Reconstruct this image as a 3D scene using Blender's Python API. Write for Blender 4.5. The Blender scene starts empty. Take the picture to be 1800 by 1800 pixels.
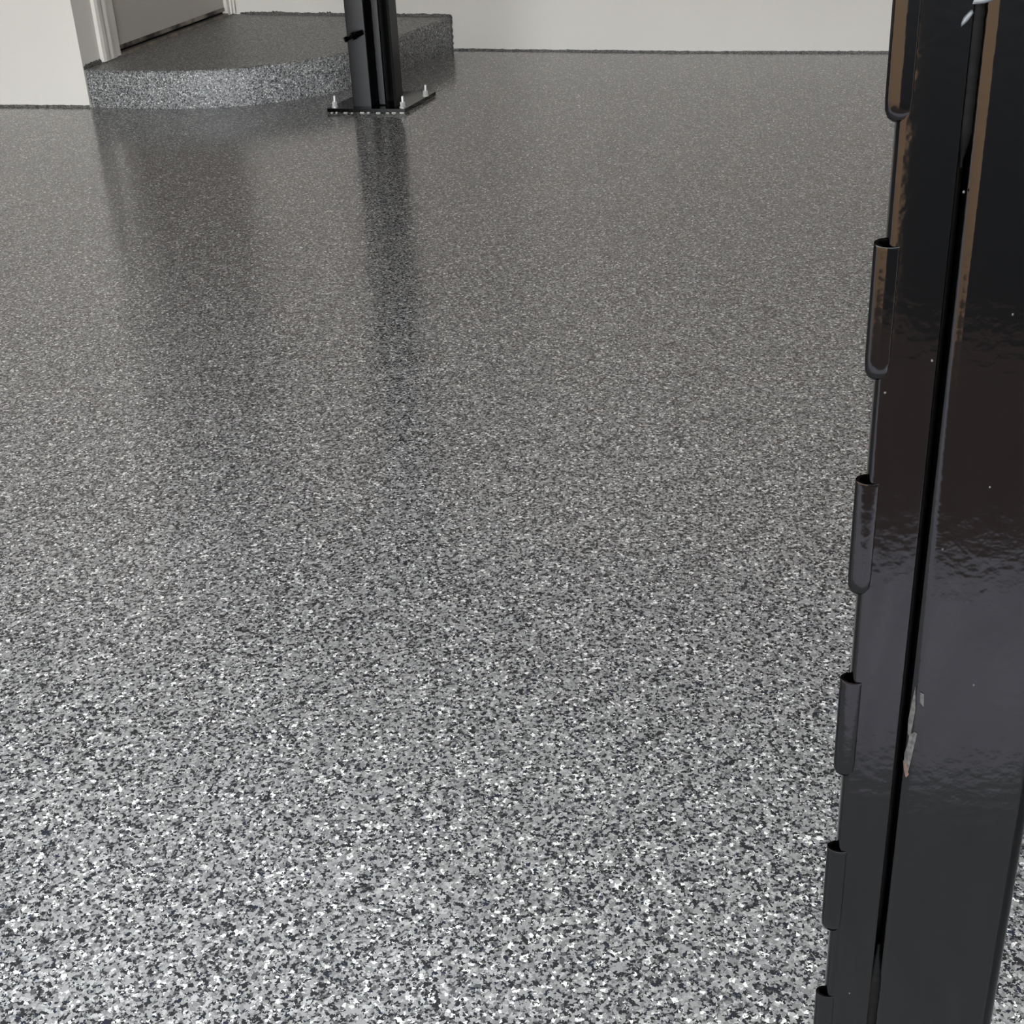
import bpy, bmesh, math, random
from mathutils import Vector, Matrix

random.seed(7)
scene = bpy.context.scene
COL = scene.collection

# ------------------------------------------------------------------ camera
cam_data = bpy.data.cameras.new('camera')
cam = bpy.data.objects.new('camera', cam_data)
COL.objects.link(cam)
cam_data.sensor_fit = 'HORIZONTAL'
cam_data.sensor_width = 36.0
cam_data.lens = 36.0 * 2350.0 / 1800.0
cam_data.clip_start = 0.02
cam_data.clip_end = 300
R = Vector((0.98173, 0.18613, -0.03945)).normalized()
FW = Vector((-0.18149, 0.85382, -0.48791)).normalized()
U = R.cross(FW).normalized()
R = FW.cross(U).normalized()
m = Matrix(((R.x, U.x, -FW.x, 0.0), (R.y, U.y, -FW.y, 0.0), (R.z, U.z, -FW.z, 1.15), (0, 0, 0, 1)))
cam.matrix_world = m
scene.camera = cam

# ------------------------------------------------------------------ sky and exposure
world = bpy.data.worlds.new('overcast_sky')
scene.world = world
world.use_nodes = True
wn = world.node_tree.nodes
bg = wn['Background']
bg.inputs['Color'].default_value = (0.93, 0.97, 1.0, 1)
bg.inputs['Strength'].default_value = 3.0
scene.view_settings.view_transform = 'Standard'
scene.view_settings.look = 'None'
scene.view_settings.gamma = 1.0
scene.view_settings.use_curve_mapping = False
scene.view_settings.exposure = 1.85
scene.cycles.max_bounces = 8
scene.cycles.diffuse_bounces = 5


# ------------------------------------------------------------------ materials
def new_mat(name, color=(0.8, 0.8, 0.8), rough=0.5, metal=0.0, ior=1.5):
    mt = bpy.data.materials.new(name)
    mt.use_nodes = True
    b = mt.node_tree.nodes['Principled BSDF']
    b.inputs['Base Color'].default_value = (*color, 1)
    b.inputs['Roughness'].default_value = rough
    b.inputs['Metallic'].default_value = metal
    b.inputs['IOR'].default_value = ior
    return mt, mt.node_tree, b


def add_bump(nt, b, scale, strength, distance, detail=3.0, coord='Object'):
    tc = nt.nodes.new('ShaderNodeTexCoord')
    no = nt.nodes.new('ShaderNodeTexNoise')
    no.inputs['Scale'].default_value = scale
    no.inputs['Detail'].default_value = detail
    bp = nt.nodes.new('ShaderNodeBump')
    bp.inputs['Strength'].default_value = strength
    bp.inputs['Distance'].default_value = distance
    nt.links.new(tc.outputs[coord], no.inputs['Vector'])
    nt.links.new(no.outputs['Fac'], bp.inputs['Height'])
    nt.links.new(bp.outputs['Normal'], b.inputs['Normal'])
    return no


def vary_color(nt, b, c1, c2, scale, detail=4.0, lo=0.35, hi=0.65, coord='Object'):
    tc = nt.nodes.new('ShaderNodeTexCoord')
    no = nt.nodes.new('ShaderNodeTexNoise')
    no.inputs['Scale'].default_value = scale
    no.inputs['Detail'].default_value = detail
    rp = nt.nodes.new('ShaderNodeValToRGB')
    rp.color_ramp.elements[0].position = lo
    rp.color_ramp.elements[0].color = (*c1, 1)
    rp.color_ramp.elements[1].position = hi
    rp.color_ramp.elements[1].color = (*c2, 1)
    nt.links.new(tc.outputs[coord], no.inputs['Vector'])
    nt.links.new(no.outputs['Fac'], rp.inputs['Fac'])
    nt.links.new(rp.outputs['Color'], b.inputs['Base Color'])


def flake_material(name, rough):
    """Broadcast vinyl flakes (white, greys, charcoal, navy) under a clear glossy coat."""
    mt, nt, b = new_mat(name, rough=rough, ior=1.51)
    N, L = nt.nodes, nt.links
    tc = N.new('ShaderNodeTexCoord')
    nz = N.new('ShaderNodeTexNoise')
    nz.inputs['Scale'].default_value = 320.0
    nz.inputs['Detail'].default_value = 1.0
    sub = N.new('ShaderNodeVectorMath'); sub.operation = 'SUBTRACT'
    sub.inputs[1].default_value = (0.5, 0.5, 0.5)
    scl = N.new('ShaderNodeVectorMath'); scl.operation = 'SCALE'
    scl.inputs['Scale'].default_value = 0.0058
    add = N.new('ShaderNodeVectorMath'); add.operation = 'ADD'
    L.new(tc.outputs['Object'], nz.inputs['Vector'])
    L.new(nz.outputs['Color'], sub.inputs[0])
    L.new(sub.outputs['Vector'], scl.inputs[0])
    L.new(tc.outputs['Object'], add.inputs[0])
    L.new(scl.outputs['Vector'], add.inputs[1])

    def ramp(stops):
        r = N.new('ShaderNodeValToRGB')
        cr = r.color_ramp
        cr.interpolation = 'CONSTANT'
        cr.elements[0].position = 0.0
        cr.elements[0].color = (*stops[0][1], 1)
        cr.elements[1].position = stops[1][0]
        cr.elements[1].color = (*stops[1][1], 1)
        for p, c in stops[2:]:
            e = cr.elements.new(p)
            e.color = (*c, 1)
        return r

    stops = [(0.0, (0.022, 0.022, 0.024)), (0.22, (0.020, 0.022, 0.034)), (0.26, (0.075, 0.075, 0.077)),
             (0.38, (0.165, 0.165, 0.165)), (0.55, (0.235, 0.235, 0.233)), (0.83, (0.335, 0.335, 0.330)), (0.945, (0.64, 0.635, 0.62))]
    cols = []
    for sc_, off in ((205.0, 0.0), (290.0, 3.7)):
        mp = N.new('ShaderNodeVectorMath'); mp.operation = 'ADD'
        mp.inputs[1].default_value = (off, off * 0.7, off * 1.3)
        L.new(add.outputs['Vector'], mp.inputs[0])
        vo = N.new('ShaderNodeTexVoronoi')
        vo.inputs['Scale'].default_value = sc_
        L.new(mp.outputs['Vector'], vo.inputs['Vector'])
        sp = N.new('ShaderNodeSeparateColor')
        L.new(vo.outputs['Color'], sp.inputs['Color'])
        rp = ramp(stops)
        L.new(sp.outputs['Red'], rp.inputs['Fac'])
        cols.append((rp, sp, vo))
    gt = N.new('ShaderNodeMath'); gt.operation = 'GREATER_THAN'
    gt.inputs[1].default_value = 0.52
    L.new(cols[1][1].outputs['Green'], gt.inputs[0])
    mx = N.new('ShaderNodeMix'); mx.data_type = 'RGBA'
    L.new(gt.outputs[0], mx.inputs['Factor'])
    L.new(cols[0][0].outputs['Color'], mx.inputs[6])
    L.new(cols[1][0].outputs['Color'], mx.inputs[7])
    L.new(mx.outputs[2], b.inputs['Base Color'])
    # slight orange peel and flake relief in the clear coat
    n2 = N.new('ShaderNodeTexNoise')
    n2.inputs['Scale'].default_value = 55.0
    n2.inputs['Detail'].default_value = 3.0
    L.new(tc.outputs['Object'], n2.inputs['Vector'])
    bp = N.new('ShaderNodeBump')
    bp.inputs['Strength'].default_value = 0.12
    bp.inputs['Distance'].default_value = 0.002
    L.new(n2.outputs['Fac'], bp.inputs['Height'])
    L.new(bp.outputs['Normal'], b.inputs['Normal'])
    return mt


M = {}
M['flake'] = flake_material('flake_epoxy', 0.145)
M['tread'] = flake_material('flake_epoxy_tread', 0.42)
M['riser'] = flake_material('flake_epoxy_riser', 0.5)
mt, nt, b = new_mat('wall_paint', (0.61, 0.58, 0.54), 0.75)
vary_color(nt, b, (0.655, 0.623, 0.578), (0.69, 0.658, 0.61), 1.2)
add_bump(nt, b, 190.0, 0.10, 0.002)
M['wall'] = mt
mt, nt, b = new_mat('ceiling_paint', (0.30, 0.29, 0.27), 0.85)  # kept dark grey to cut light bounced off the ceiling
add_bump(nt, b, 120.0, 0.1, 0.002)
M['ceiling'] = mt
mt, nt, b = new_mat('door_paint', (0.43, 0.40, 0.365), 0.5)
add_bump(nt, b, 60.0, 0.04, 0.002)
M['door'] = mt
mt, nt, b = new_mat('casing_paint', (0.66, 0.63, 0.58), 0.45)
add_bump(nt, b, 60.0, 0.04, 0.002)
M['casing'] = mt
mt, nt, b = new_mat('coating_and_gap_shade', (0.05, 0.05, 0.047), 0.5)
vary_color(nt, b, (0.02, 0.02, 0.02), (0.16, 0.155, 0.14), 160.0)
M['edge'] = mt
mt, nt, b = new_mat('threshold_metal', (0.12, 0.10, 0.08), 0.5)
vary_color(nt, b, (0.07, 0.06, 0.05), (0.22, 0.19, 0.155), 14.0)
M['threshold'] = mt
mt, nt, b = new_mat('sweep_rubber', (0.05, 0.04, 0.03), 0.6)
vary_color(nt, b, (0.012, 0.009, 0.008), (0.30, 0.26, 0.21), 6.0, 5.0, 0.42, 0.60)
M['sweep'] = mt
mt, nt, b = new_mat('black_powder_coat', (0.0002, 0.0002, 0.0003), 0.095, ior=1.30)
no = add_bump(nt, b, 170.0, 0.06, 0.002, 2.0)
M['black'] = mt
mt, nt, b = new_mat('black_post_paint', (0.0065, 0.0065, 0.0075), 0.32, ior=1.33)
add_bump(nt, b, 120.0, 0.06, 0.002, 2.0)
M['post'] = mt
mt, nt, b = new_mat('black_recess_shade', (0.0018, 0.0018, 0.002), 0.35, ior=1.15)  # darker copy of the post black, painting shade in recesses and gaps
add_bump(nt, b, 120.0, 0.06, 0.002, 2.0)
M['recess_shade'] = mt
mt, nt, b = new_mat('zinc', (0.55, 0.55, 0.53), 0.38, 0.4)
add_bump(nt, b, 400.0, 0.08, 0.001)
M['zinc'] = mt
mt, nt, b = new_mat('bare_steel', (0.036, 0.042, 0.047), 0.45)
add_bump(nt, b, 500.0, 0.4, 0.001)
M['steel'] = mt
mt, nt, b = new_mat('chipped_paint', (0.24, 0.24, 0.235), 0.55)
vary_color(nt, b, (0.004, 0.004, 0.004), (0.024, 0.024, 0.023), 420.0, 6.0, 0.40, 0.62)
M['chip'] = mt
mt, nt, b = new_mat('rust', (0.30, 0.155, 0.09), 0.7)
vary_color(nt, b, (0.014, 0.010, 0.007), (0.045, 0.018, 0.008), 400.0)
M['rust'] = mt
mt, nt, b = new_mat('weld_paint', (0.002, 0.002, 0.002), 0.55, ior=1.12)
add_bump(nt, b, 350.0, 0.12, 0.001, 2.0)
M['weld'] = mt
mt, nt, b = new_mat('right_wall_paint', (0.30, 0.28, 0.255), 0.8)
M['wall_grey'] = mt
mt, nt, b = new_mat('added_red_brown', (0.075, 0.05, 0.042), 0.85)  # added ground strip, tone set for its dim brown reflection
vary_color(nt, b, (0.09, 0.058, 0.048), (0.14, 0.09, 0.075), 9.0, 6.0)
M['pavers_dark'] = mt
mt, nt, b = new_mat('flake_glint', (0.55, 0.54, 0.50), 0.6)
M['flake_glint'] = mt
mt, nt, b = new_mat('concrete', (0.42, 0.42, 0.45), 0.85)  # unseen added apron, coloured for the grey patch in the near post
vary_color(nt, b, (0.43, 0.41, 0.47), (0.62, 0.60, 0.67), 6.0, 8.0)
add_bump(nt, b, 60.0, 0.3, 0.004)
M['concrete'] = mt
mt, nt, b = new_mat('added_brown', (0.2, 0.12, 0.07), 0.85)  # unseen added paving, coloured for brown highlights on the near post
vary_color(nt, b, (0.50, 0.30, 0.16), (0.66, 0.41, 0.23), 5.0, 6.0)
M['pavers'] = mt
mt, nt, b = new_mat('asphalt', (0.03, 0.03, 0.032), 0.9)  # unseen added ground, near black to darken the post's upper reflection
vary_color(nt, b, (0.010, 0.010, 0.011), (0.018, 0.018, 0.019), 30.0, 6.0)
M['asphalt'] = mt


# ------------------------------------------------------------------ mesh helpers
def obj(name, bm, mat, parent=None, smooth=False):
    bmesh.ops.recalc_face_normals(bm, faces=bm.faces[:])
    me = bpy.data.meshes.new(name)
    bm.to_mesh(me)
    bm.free()
    me.materials.append(mat)
    if smooth:
        for p in me.polygons:
            p.use_smooth = True
        try:
            me.set_sharp_from_angle(angle=math.radians(40))
        except Exception:
            pass
    o = bpy.data.objects.new(name, me)
    COL.objects.link(o)
    if parent is not None:
        o.parent = parent
    return o


def box(bm, x0, x1, y0, y1, z0, z1, bev=0.0):
    vs = [bm.verts.new((x, y, z)) for z in (z0, z1) for x, y in ((x0, y0), (x1, y0), (x1, y1), (x0, y1))]
    fs = [(0, 3, 2, 1), (4, 5, 6, 7), (0, 1, 5, 4), (1, 2, 6, 5), (2, 3, 7, 6), (3, 0, 4, 7)]
    faces = [bm.faces.new([vs[i] for i in f]) for f in fs]
    if bev > 0:
        edges = {e for f in faces for e in f.edges}
        bmesh.ops.bevel(bm, geom=list(edges), offset=bev, segments=2, affect='EDGES', profile=0.6)


def prism(bm, pts, z0, z1):
    lo = [bm.verts.new((x, y, z0)) for x, y in pts]
    hi = [bm.verts.new((x, y, z1)) for x, y in pts]
    n = len(pts)
    for i in range(n):
        j = (i + 1) % n
        bm.faces.new((lo[i], lo[j], hi[j], hi[i]))
    bm.faces.new(lo[::-1])
    bm.faces.new(hi)


def rounded(x0, x1, y0, y1, radii, seg=6):
    """Outline of a rectangle; radii for (x0,y0), (x1,y0), (x1,y1), (x0,y1)."""
    out = []
    for (cx, cy, sx, sy, a0), r in zip(((x0, y0, 1, 1, 180), (x1, y0, -1, 1, 270), (x1, y1, -1, -1, 0), (x0, y1, 1, -1, 90)), radii):
        if r <= 0:
            out.append((cx, cy))
            continue
        px, py = cx + sx * r, cy + sy * r
        for k in range(seg + 1):
            a = math.radians(a0 + 90.0 * k / seg)
            out.append((px + r * math.cos(a), py + r * math.sin(a)))
    return out


def revolve(bm, prof, axis_o, axis_d, seg=16):
    """prof: list of (radius, height) from bottom to top; r = 0 closes."""
    d = Vector(axis_d).normalized()
    a = d.orthogonal().normalized()
    c = d.cross(a)
    o = Vector(axis_o)
    rings = []
    for r, hgt in prof:
        if r <= 1e-6:
            rings.append([bm.verts.new(o + d * hgt)])
        else:
            rings.append([bm.verts.new(o + d * hgt + (a * math.cos(t) + c * math.sin(t)) * r)
                          for t in [2 * math.pi * k / seg for k in range(seg)]])
    for p, q in zip(rings[:-1], rings[1:]):
        for k in range(seg):
            l = (k + 1) % seg
            if len(p) == 1 and len(q) == 1:
                continue
            if len(p) == 1:
                bm.faces.new((p[0], q[l], q[k]))
            elif len(q) == 1:
                bm.faces.new((p[k], p[l], q[0]))
            else:
                bm.faces.new((p[k], p[l], q[l], q[k]))


def blob(bm, centre, radii, seed, amp=0.25, sub=2):
    rnd = random.Random(seed)
    res = bmesh.ops.create_icosphere(bm, subdivisions=sub, radius=1.0)
    for v in res['verts']:
        k = 1 + rnd.uniform(-amp, amp)
        v.co = Vector((centre[0] + v.co.x * radii[0] * k, centre[1] + v.co.y * radii[1] * k, centre[2] + v.co.z * radii[2] * k))


def tag(o, label=None, cat=None, kind=None, group=None):
    if label: o['label'] = label
    if cat: o['category'] = cat
    if kind: o['kind'] = kind
    if group: o['group'] = group
    return o


def empty(name, loc):
    o = bpy.data.objects.new(name, None)
    o.empty_display_size = 0.1
    o.location = loc
    COL.objects.link(o)
    return o


def wall_strip(bm, pts, z0, z1, thick):
    """Upright wall along a plan polyline, thickness to the left of the walking direction."""
    n = len(pts)
    offs = []
    for i in range(n):
        a = Vector(pts[max(i - 1, 0)]); c = Vector(pts[min(i + 1, n - 1)])
        t = (c - a).normalized()
        offs.append((pts[i][0] - t.y * thick, pts[i][1] + t.x * thick))
    prism(bm, list(pts) + offs[::-1], z0, z1)


# ------------------------------------------------------------------ the setting
STEP_H = 0.147
ROOM_Z = 2.75
FRONT_Y = -0.40
XL, XR = -4.3, 4.6

bm = bmesh.new()
prism(bm, [(XL, FRONT_Y), (XR, FRONT_Y), (XR, 6.6), (XL, 6.6)], -0.12, 0.0)
tag(obj('floor', bm, M['flake']), 'glossy grey, white and charcoal flake epoxy floor', 'floor', 'structure')

# back wall, very slightly bowed
bm = bmesh.new()
wall_strip(bm, [(XR, 6.04), (0.43, 6.185), (-0.45, 6.213), (-1.50, 6.305), (-2.64, 6.455)][::-1][::-1], 0.0, ROOM_Z, -0.12)
tag(obj('wall_back', bm, M['wall']), 'off-white back wall behind the step and the far post', 'wall', 'structure')

# left wall that faces the camera, then the return wall holding the door
bm = bmesh.new()
prism(bm, [(XL, 5.155), (-2.762, 5.120), (-2.769, 5.24), (XL, 5.29)], 0.0, ROOM_Z)
tag(obj('wall_left', bm, M['wall']), 'bright white wall end at far left facing the camera', 'wall', 'structure')

DW0 = Vector((-2.762, 5.120)); DW1 = Vector((-2.640, 6.455))
dwt = (DW1 - DW0).normalized(); dwn = Vector((dwt.y, -dwt.x))   # dwn points into the room (+x)
DWL = (DW1 - DW0).length


def dw(s, d):
    p = DW0 + dwt * s + dwn * d
    return (p.x, p.y)


def dwbox(bm, s0, s1, d0, d1, z0, z1):
    prism(bm, [dw(s0, d0), dw(s1, d0), dw(s1, d1), dw(s0, d1)], z0, z1)


bm = bmesh.new()
dwbox(bm, 0.121, 0.265, -0.12, 0.0, 0.0, ROOM_Z)
dwbox(bm, 0.265, DWL, -0.12, 0.0, 2.2, ROOM_Z)
dwbox(bm, 1.29, DWL, -0.12, 0.0, 0.0, 2.2)
dwbox(bm, 0.0, 0.121, -0.05, 0.0, 0.0, ROOM_Z)
tag(obj('wall_return', bm, M['wall']), 'shaded wall return that holds the door above the step', 'wall', 'structure')

bm = bmesh.new()
box(bm, XL - 0.12, XL, FRONT_Y, 5.29, 0.0, ROOM_Z)
tag(obj('wall_side', bm, M['wall']), 'white left side wall of the garage outside the picture', 'wall', 'structure')
bm = bmesh.new()
box(bm, XR, XR + 0.12, FRONT_Y, 6.16, 0.0, ROOM_Z)
tag(obj('wall_right', bm, M['wall_grey']), 'grey right side wall of the garage outside the picture', 'wall', 'structure')
bm = bmesh.new()
box(bm, XL - 0.12, -3.4, FRONT_Y - 0.15, FRONT_Y, 0.0, ROOM_Z)
box(bm, 0.95, XR + 0.12, FRONT_Y - 0.15, FRONT_Y, 0.0, ROOM_Z)
box(bm, -3.4, 0.95, FRONT_Y - 0.15, FRONT_Y, 2.4, ROOM_Z)
tag(obj('wall_front', bm, M['wall']), 'garage front wall around the open vehicle doorway behind the camera', 'wall', 'structure')
bm = bmesh.new()
box(bm, XL - 0.12, XR + 0.12, FRONT_Y - 0.15, 6.7, ROOM_Z, ROOM_Z + 0.1)
tag(obj('ceiling', bm, M['ceiling']), 'plain garage ceiling above the picture, darkened to cut bounced light', 'ceiling', 'structure')

# invented ground outside the open doorway, added for reflections in the near post
bm = bmesh.new()
box(bm, -12, 12, -0.98, FRONT_Y, -0.14, -0.02)
tag(obj('added_apron', bm, M['concrete']), 'added pale concrete apron, unseen, for grey reflections in the near post', 'ground', 'structure')
bm = bmesh.new()
prism(bm, [(-12, -14), (-0.9, -14), (-0.10, -2.1), (-1.2, -2.0), (-1.6, -0.98), (-12, -0.98)], -0.14, -0.02)
tag(obj('added_paving', bm, M['pavers']), 'added brown paving, unseen, for brown reflections in the near post', 'ground', 'structure')
bm = bmesh.new()
prism(bm, [(-1.6, -0.98), (-1.2, -2.0), (-0.10, -2.1), (2.0, -1.5), (12, -1.3), (12, -0.98)], -0.14, -0.02)
tag(obj('added_kerb', bm, M['pavers_dark']), 'added dark red brown paver strip, unseen, for dim brown reflections in the near post', 'ground', 'structure')
bm = bmesh.new()
prism(bm, [(-0.9, -14), (12, -14), (12, -1.3), (2.0, -1.5), (-0.10, -2.1)], -0.14, -0.02)
tag(obj('added_driveway', bm, M['asphalt']), 'added dark asphalt driveway, unseen, for black reflections in the near post', 'ground', 'structure')


# ------------------------------------------------------------------ curved step
def catmull(pts, n=10):
    P = [Vector(p) for p in pts]
    P = [P[0] * 2 - P[1]] + P + [P[-1] * 2 - P[-2]]
    out = []
    for i in range(1, len(P) - 2):
        for k in range(n):
            t = k / n
            a, b_, c, d = P[i - 1], P[i], P[i + 1], P[i + 2]
            q = 0.5 * ((2 * b_) + (c - a) * t + (2 * a - 5 * b_ + 4 * c - d) * t * t + (3 * b_ - a - 3 * c + d) * t ** 3)
            out.append((q.x, q.y))
    out.append((P[-2].x, P[-2].y))
    return out


edge = catmull([(-2.760, 5.128), (-2.62, 5.108), (-2.45, 5.100), (-2.25, 5.112), (-2.06, 5.182), (-1.87, 5.328), (-1.765, 5.46), (-1.655, 5.76), (-1.59, 6.03), (-1.523, 6.306)], 8)
ref = Vector((-2.2, 6.0))
step_root = empty('step', (-2.2, 5.8, 0))
tag(step_root, 'low curved step of grey flake epoxy in front of the door', 'step', 'structure')
LO = Vector((-2.2, 5.8, 0))
bm = bmesh.new()
rows = []
NB = 4
rad = 0.012
prof = [(0.0, 0.0), (0.0, STEP_H - rad)] + [(rad * (1 - math.cos(math.radians(a))), STEP_H - rad + rad * math.sin(math.radians(a))) for a in (30, 60, 90)]
for i, (x, y) in enumerate(edge):
    p = Vector((x, y))
    a = Vector(edge[max(i - 1, 0)]); c = Vector(edge[min(i + 1, len(edge) - 1)])
    t = (c - a).normalized(); nrm = Vector((-t.y, t.x))
    rows.append([bm.verts.new(((p + nrm * o_).x - LO.x, (p + nrm * o_).y - LO.y, z)) for o_, z in prof])
for r0, r1 in zip(rows[:-1], rows[1:]):
    for k in range(len(prof) - 1):
        bm.faces.new((r0[k], r1[k], r1[k + 1], r0[k + 1]))
obj('riser', bm, M['riser'], step_root, True)
bm = bmesh.new()
top = []
for i, (x, y) in enumerate(edge):
    p = Vector((x, y))
    a = Vector(edge[max(i - 1, 0)]); c = Vector(edge[min(i + 1, len(edge) - 1)])
    t = (c - a).normalized(); nrm = Vector((-t.y, t.x))
    q = p + nrm * rad
    top.append((q.x - LO.x, q.y - LO.y))
poly = top + [(-2.66 - LO.x, 6.453 - LO.y), (-2.765 - LO.x, 5.30 - LO.y)]
f_ = bm.faces.new([bm.verts.new((x, y, STEP_H)) for x, y in poly])
bmesh.ops.triangulate(bm, faces=[f_])
obj('tread', bm, M['tread'], step_root)


# ------------------------------------------------------------------ ragged coating edges along the walls; dark colour also paints the shadow gap
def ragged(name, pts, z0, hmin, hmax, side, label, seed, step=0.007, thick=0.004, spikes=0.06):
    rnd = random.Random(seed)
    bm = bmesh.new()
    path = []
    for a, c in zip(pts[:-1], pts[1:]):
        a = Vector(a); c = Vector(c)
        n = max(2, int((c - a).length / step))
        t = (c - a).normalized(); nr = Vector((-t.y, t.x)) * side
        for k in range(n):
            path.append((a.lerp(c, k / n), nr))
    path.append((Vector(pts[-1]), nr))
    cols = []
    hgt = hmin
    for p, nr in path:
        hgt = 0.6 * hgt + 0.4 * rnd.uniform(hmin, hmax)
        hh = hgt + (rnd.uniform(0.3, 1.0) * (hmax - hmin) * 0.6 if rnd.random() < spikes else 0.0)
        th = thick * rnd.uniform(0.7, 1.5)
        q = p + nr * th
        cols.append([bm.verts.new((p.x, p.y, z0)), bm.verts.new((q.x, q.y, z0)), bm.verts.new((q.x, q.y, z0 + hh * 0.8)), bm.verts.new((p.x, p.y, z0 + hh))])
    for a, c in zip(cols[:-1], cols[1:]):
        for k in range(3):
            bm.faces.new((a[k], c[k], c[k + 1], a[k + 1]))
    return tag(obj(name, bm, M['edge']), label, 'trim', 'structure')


ragged('trim_1', [(XL, 5.155), (-2.762, 5.120)], 0.0, 0.006, 0.012, -1, 'ragged dark strip for coating edge and shadow gap under the far left wall', 1)
ragged('trim_2', [(-1.515, 6.306), (-0.45, 6.213), (0.43, 6.185), (XR, 6.04)], 0.0, 0.005, 0.010, -1, 'ragged dark strip for coating edge and shadow gap under the back wall right of the step', 2)
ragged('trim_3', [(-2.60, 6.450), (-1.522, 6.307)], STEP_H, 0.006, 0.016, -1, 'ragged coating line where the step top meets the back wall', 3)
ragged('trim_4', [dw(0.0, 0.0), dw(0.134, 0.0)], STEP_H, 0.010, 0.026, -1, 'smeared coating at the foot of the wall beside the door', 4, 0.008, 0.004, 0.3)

# coating run up the wall at the right end of the step
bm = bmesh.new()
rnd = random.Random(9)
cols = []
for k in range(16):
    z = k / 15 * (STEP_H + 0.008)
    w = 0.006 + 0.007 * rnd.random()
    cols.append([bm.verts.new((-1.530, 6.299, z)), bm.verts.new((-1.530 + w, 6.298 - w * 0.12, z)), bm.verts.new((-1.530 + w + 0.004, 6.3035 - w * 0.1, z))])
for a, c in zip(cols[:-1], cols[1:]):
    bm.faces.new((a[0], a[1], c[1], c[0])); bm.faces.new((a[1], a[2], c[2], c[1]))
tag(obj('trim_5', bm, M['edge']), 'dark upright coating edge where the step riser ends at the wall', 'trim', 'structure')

# ------------------------------------------------------------------ door
door = empty('door_1', (dw(0.78, 0.0)[0], dw(0.78, 0.0)[1], STEP_H))
tag(door, 'shaded off-white door with moulded casing above the step', 'door', 'structure')
DL = Vector(door.location)


def dpart(name, mat, builder, smooth=False):
    bm = bmesh.new()
    builder(bm)
    for v in bm.verts:
        v.co -= DL
    return obj(name, bm, mat, door, smooth)


S0, S1 = 0.285, 1.275        # door slab along the wall
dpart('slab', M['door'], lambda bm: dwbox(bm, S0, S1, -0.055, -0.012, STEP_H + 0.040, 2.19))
dpart('door_sweep', M['sweep'], lambda bm: dwbox(bm, S0 + 0.004, S1 - 0.004, -0.050, -0.008, STEP_H + 0.024, STEP_H + 0.040))
dpart('door_gap_shade', M['recess_shade'], lambda bm: dwbox(bm, S0 + 0.002, S1 - 0.002, -0.11, -0.022, STEP_H + 0.010, STEP_H + 0.030))  # black box painting the dark gap under the sweep
dpart('threshold', M['threshold'], lambda bm: dwbox(bm, S0 - 0.005, S1 + 0.005, -0.12, 0.006, STEP_H, STEP_H + 0.013))


def casing_profile(bm, s0, s1, flip, z0, z1):
    w = s1 - s0
    prof = [(0, 0), (0, 0.016), (0.10, 0.021), (0.24, 0.021), (0.32, 0.012), (0.42, 0.010), (0.50, 0.016), (0.58, 0.016), (0.66, 0.009), (0.90, 0.008), (1.0, 0.006), (1.0, -0.02), (0.98, -0.02), (0.98, 0)]
    pts = []
    for u, d in prof:
        uu = 1 - u if flip else u
        pts.append(dw(s0 + w * uu, d))
    prism(bm, pts, z0, z1)


dpart('casing', M['casing'], lambda bm: casing_profile(bm, 0.135, 0.285, False, STEP_H + 0.006, 2.30))
dpart('casing', M['casing'], lambda bm: casing_profile(bm, 1.275, 1.335, True, STEP_H + 0.006, 2.30))
dpart('casing', M['casing'], lambda bm: dwbox(bm, 0.285, 1.275, -0.012, 0.022, 2.20, 2.30))
dpart('door_jamb', M['casing'], lambda bm: dwbox(bm, 0.265, 0.283, -0.12, -0.004, STEP_H + 0.006, 2.2))
dpart('door_jamb', M['casing'], lambda bm: dwbox(bm, 1.277, 1.290, -0.12, -0.004, STEP_H + 0.006, 2.2))


# ------------------------------------------------------------------ anchor bolt
def anchor_bolt(parent, x, y, z):
    r_ = bmesh.new()
    revolve(r_, [(0, 0), (0.005, 0), (0.005, 0.040), (0.004, 0.043), (0, 0.043)], (x, y, z), (0.04, 0.02, 1), 10)
    stud = obj('anchor_bolt', r_, M['zinc'], parent, True)
    r_ = bmesh.new()
    revolve(r_, [(0.0052, 0.003), (0.0100, 0.003), (0.0108, 0.005), (0.0108, 0.018), (0.0098, 0.021), (0.0052, 0.021)], (x, y, z), (0, 0, 1), 6)
    obj('nut', r_, M['zinc'], stud)
    r_ = bmesh.new()
    revolve(r_, [(0.0052, 0.0), (0.0125, 0.0), (0.0125, 0.003), (0.0052, 0.003)], (x, y, z), (0, 0, 1), 14)
    obj('washer', r_, M['zinc'], stud)


# ------------------------------------------------------------------ far post
POST_H = 2.2
far = empty('lift_post', (-1.56, 5.18, 0))
tag(far, 'black steel lift post bolted to the floor in front of the curved step', 'post')
FO = Vector((-1.56, 5.18, 0))


def fpart(name, mat, builder, smooth=False):
    bm = bmesh.new()
    builder(bm)
    for v in bm.verts:
        v.co -= FO
    return obj(name, bm, mat, far, smooth)


PT = 0.016
fpart('base_plate', M['black'], lambda bm: (prism(bm, [(-1.730, 5.040), (-1.418, 5.036), (-1.371, 5.344), (-1.672, 5.350)], 0.0025, PT)))


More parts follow.
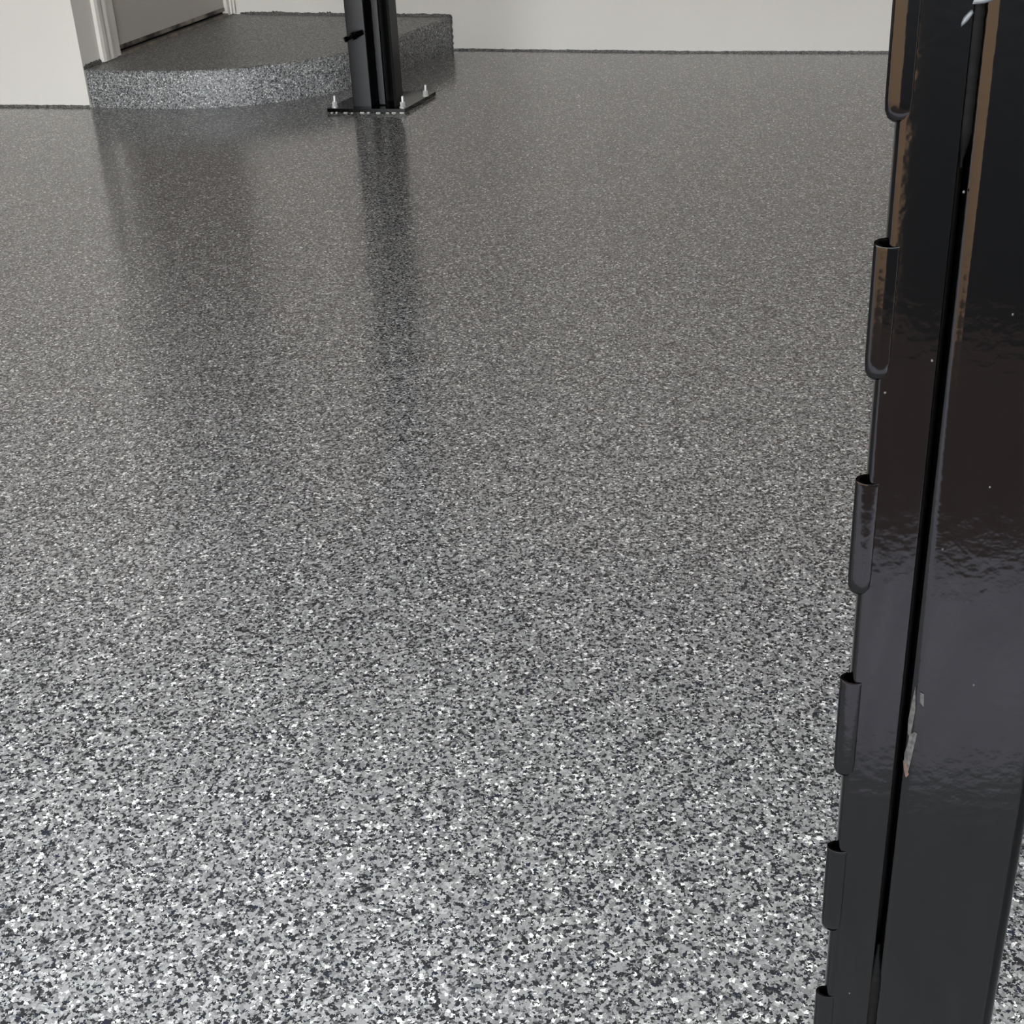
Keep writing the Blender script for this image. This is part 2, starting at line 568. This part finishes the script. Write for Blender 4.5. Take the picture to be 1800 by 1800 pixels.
rr = random.Random(4)
sx = -1.715
while sx < -1.43:
    w = rr.uniform(0.006, 0.018)
    yy, hh = 5.030 + rr.uniform(0, 0.004), rr.uniform(0.002, 0.0045)
    fpart('flake_glint', M['flake_glint'], lambda bm: box(bm, sx, sx + w, yy, 5.046, 0.0002, hh, 0.0006))  # pale bits painted for flakes reflecting light at the plate's foot
    sx += w + rr.uniform(0.008, 0.03)
Y0 = 5.080
fpart('side_flange', M['post'], lambda bm: prism(bm, rounded(-1.636, -1.560, Y0, Y0 + 0.11, (0.004, 0.006, 0.006, 0.004)), PT, POST_H), True)


def channel(bm):
    # C-shaped channel open to the front: back web, right wall and its turned-in lip
    prism(bm, [(-1.560, Y0 + 0.104), (-1.463, Y0 + 0.104), (-1.463, Y0 + 0.006), (-1.464, Y0 + 0.002), (-1.470, Y0), (-1.470, Y0 + 0.004), (-1.467, Y0 + 0.008), (-1.467, Y0 + 0.098), (-1.560, Y0 + 0.098)], PT, POST_H)


fpart('channel', M['recess_shade'], channel)
fpart('locking_rail', M['post'], lambda bm: prism(bm, rounded(-1.537, -1.510, Y0 + 0.018, Y0 + 0.030, (0.003, 0.003, 0, 0)), PT + 0.004, POST_H), True)


def pin(bm):
    revolve(bm, [(0, 0), (0.008, 0), (0.010, 0.002), (0.010, 0.014), (0.007, 0.016), (0.0075, 0.030), (0.014, 0.031), (0.015, 0.045), (0.011, 0.048), (0.010, 0.075), (0, 0.075)],
            (-1.632, Y0 - 0.045, 0.2705), (0.80, 0.55, 0.26), 14)


fpart('latch_pin', M['black'], pin, True)
fpart('gusset', M['black'], lambda bm: prism(bm, [(-1.652, Y0 + 0.06), (-1.636, Y0 + 0.02), (-1.636, Y0 + 0.10)], PT, PT + 0.03))
for bx, by in ((-1.706, 5.066), (-1.432, 5.060), (-1.392, 5.262), (-1.650, 5.300)):
    anchor_bolt(far, bx - FO.x, by - FO.y, PT)

# ------------------------------------------------------------------ near post
near = empty('lift_post', (0.0577, 0.5, 0))
near.rotation_euler = (0, -0.0168, 0)
tag(near, 'glossy black steel lift post with welded side tabs filling the right edge', 'post')

bm = bmesh.new()
prism(bm, [(-0.11, -0.10), (0.21, -0.10), (0.21, 0.20), (-0.11, 0.20)], 0.002, PT)
obj('base_plate', bm, M['black'], near)
bm = bmesh.new()
prism(bm, rounded(0.0247, 0.0843, 0.0, 0.075, (0.0062, 0.0070, 0.007, 0.006), 8), PT, POST_H)
obj('column', bm, M['black'], near, True)
bm = bmesh.new()
prism(bm, rounded(0.0, 0.0225, 0.0008, 0.0130, (0.0032, 0.0006, 0.001, 0.003), 5), PT, POST_H)
obj('locking_rail', bm, M['black'], near, True)
bm = bmesh.new()
prism(bm, [(0.004, 0.0130), (0.0262, 0.0130), (0.0262, 0.020), (0.004, 0.020)], PT, POST_H)
obj('groove_light_stop', bm, M['recess_shade'], near)  # added behind the groove so no light comes through

tab_mesh = None
tz = [1.0885 - 0.1003 * k for k in range(10)] + [1.0885 + 0.1003 * k for k in range(1, 10)]
for z in tz:
    if tab_mesh is None:
        bm = bmesh.new()
        ro, ri, H = 0.0049, 0.0034, 0.0560
        revolve(bm, [(0, 0.0), (0.0022, 0.0004), (0.0038, 0.0018), (0.0047, 0.0045), (ro, 0.009), (ro, H - 0.0012), (ro, H - 0.0002), (0.0048, H), (0.0035, H), (ri, H - 0.0008), (ri, H - 0.014), (0, H - 0.014)],
                (0, 0, -H), (0, 0, 1), 20)
        for v in bm.verts:                      # flattened; the mouth is cut on a slant
            v.co.x = v.co.x * 1.2 + 0.0012
            v.co.y = v.co.y * 0.58
            if v.co.z > -0.008:
                v.co.z += v.co.y * 0.4
        t0 = obj('rail_tab', bm, M['black'], near, True)
        tab_mesh = t0.data
    else:
        t0 = bpy.data.objects.new('rail_tab', tab_mesh)
        COL.objects.link(t0)
        t0.parent = near
    t0.location = (0.0000, 0.0030, z)


# welds that close the groove
def weld(bm, z0, z1, x, r, seed, amp):
    rr = random.Random(seed)
    rings = []
    n = int((z1 - z0) / 0.0016)
    for k in range(n + 1):
        t = k / n
        env = min(1.0, math.sin(math.pi * min(max(t, 0.02), 0.98)) * 3.0)
        rad_ = r * env * (1 + rr.uniform(-amp, amp))
        cx = x + rr.uniform(-amp, amp) * r * 0.4
        rings.append([bm.verts.new((cx + rad_ * math.cos(a), 0.0042 + rad_ * 0.9 * math.sin(a), z0 + (z1 - z0) * t)) for a in [2 * math.pi * i / 12 for i in range(12)]])
    for p, q in zip(rings[:-1], rings[1:]):
        for i in range(12):
            j = (i + 1) % 12
            bm.faces.new((p[i], p[j], q[j], q[i]))
    bm.faces.new(rings[0][::-1]); bm.faces.new(rings[-1])


bm = bmesh.new()
weld(bm, 1.016, 1.135, 0.0238, 0.0032, 3, 0.08)
obj('weld_bead', bm, M['weld'], near, True)
bm = bmesh.new()
weld(bm, 0.40, 0.6235, 0.0244, 0.0040, 5, 0.10)
obj('weld_bead', bm, M['weld'], near, True)
for ctr, rad3, tilt, lab in (((0.0203, 0.0003, 1.0682), (0.0012, 0.0009, 0.0027), 0.55, 'bright bare spot on the upper weld'),
                             ((0.0252, 0.0005, 1.0738), (0.0036, 0.0009, 0.0013), 1.2, 'bright bare streak on the upper weld')):
    bm = bmesh.new()
    blob(bm, ctr, rad3, int(rad3[0] * 1e5), 0.12)
    for v in bm.verts:
        v.co.x += (v.co.z - ctr[2]) * tilt
    obj('bare_metal', bm, M['steel'], near, True)['label'] = lab


def patch(name, mat, outline, label, thick=0.0004):
    """Small raised flake of bare metal: outline in (x, z) on the post front."""
    def surf(x):
        d = max(0.0, 0.0309 - x)
        return 0.0062 - math.sqrt(max(0.0, 0.0062 ** 2 - d * d))
    bm = bmesh.new()
    fr = [bm.verts.new((x, surf(x) - thick, z)) for x, z in outline]
    bk = [bm.verts.new((x, surf(x) + 0.001, z)) for x, z in outline]
    n = len(outline)
    f0 = bm.faces.new(fr)
    for i in range(n):
        bm.faces.new((fr[i], fr[(i + 1) % n], bk[(i + 1) % n], bk[i]))
    bmesh.ops.triangulate(bm, faces=[f0])
    o = obj(name, bm, mat, near)
    o['label'] = label


patch('paint_chip', M['chip'], [(0.0278, 0.7870), (0.0288, 0.7750), (0.0284, 0.7655), (0.0279, 0.7580), (0.0268, 0.7600), (0.0264, 0.7670), (0.0270, 0.7765)], 'grey scuffed bare metal on the post edge')
patch('paint_chip', M['chip'], [(0.0276, 0.7600), (0.0296, 0.7622), (0.0306, 0.7615), (0.0290, 0.7592), (0.0284, 0.7500), (0.0291, 0.7440), (0.0287, 0.7385), (0.0268, 0.7390), (0.0264, 0.7480), (0.0272, 0.7540)], 'lower grey scuff above the rust')
patch('paint_chip', M['chip'], [(0.0300, 0.7845), (0.0316, 0.7835), (0.0322, 0.7765), (0.0303, 0.7790)], 'small tan chip beside the long scuff')
patch('rust_spot', M['rust'], [(0.0262, 0.7440), (0.0278, 0.7425), (0.0291, 0.7375), (0.0280, 0.7350), (0.0268, 0.7390)], 'orange rust at the foot of the scuff')
for i, (x, z) in enumerate([(0.0478, 0.888), (0.0325, 0.858), (0.0040, 0.928), (0.0205, 0.942), (0.0478, 0.9615), (0.0254, 1.008), (0.0520, 0.790), (0.0122, 0.590)]):
    bm = bmesh.new()
    blob(bm, (x, 0.0001 if x > 0.03 else 0.0006, z), (0.0005, 0.0004, 0.0006), i + 20, 0.15, 2)
    obj('spatter_speck', bm, M['chip'], near, True)
for bx, by in ((-0.085, -0.075), (0.185, -0.075), (0.185, 0.175), (-0.085, 0.175)):
    anchor_bolt(near, bx, by, PT)
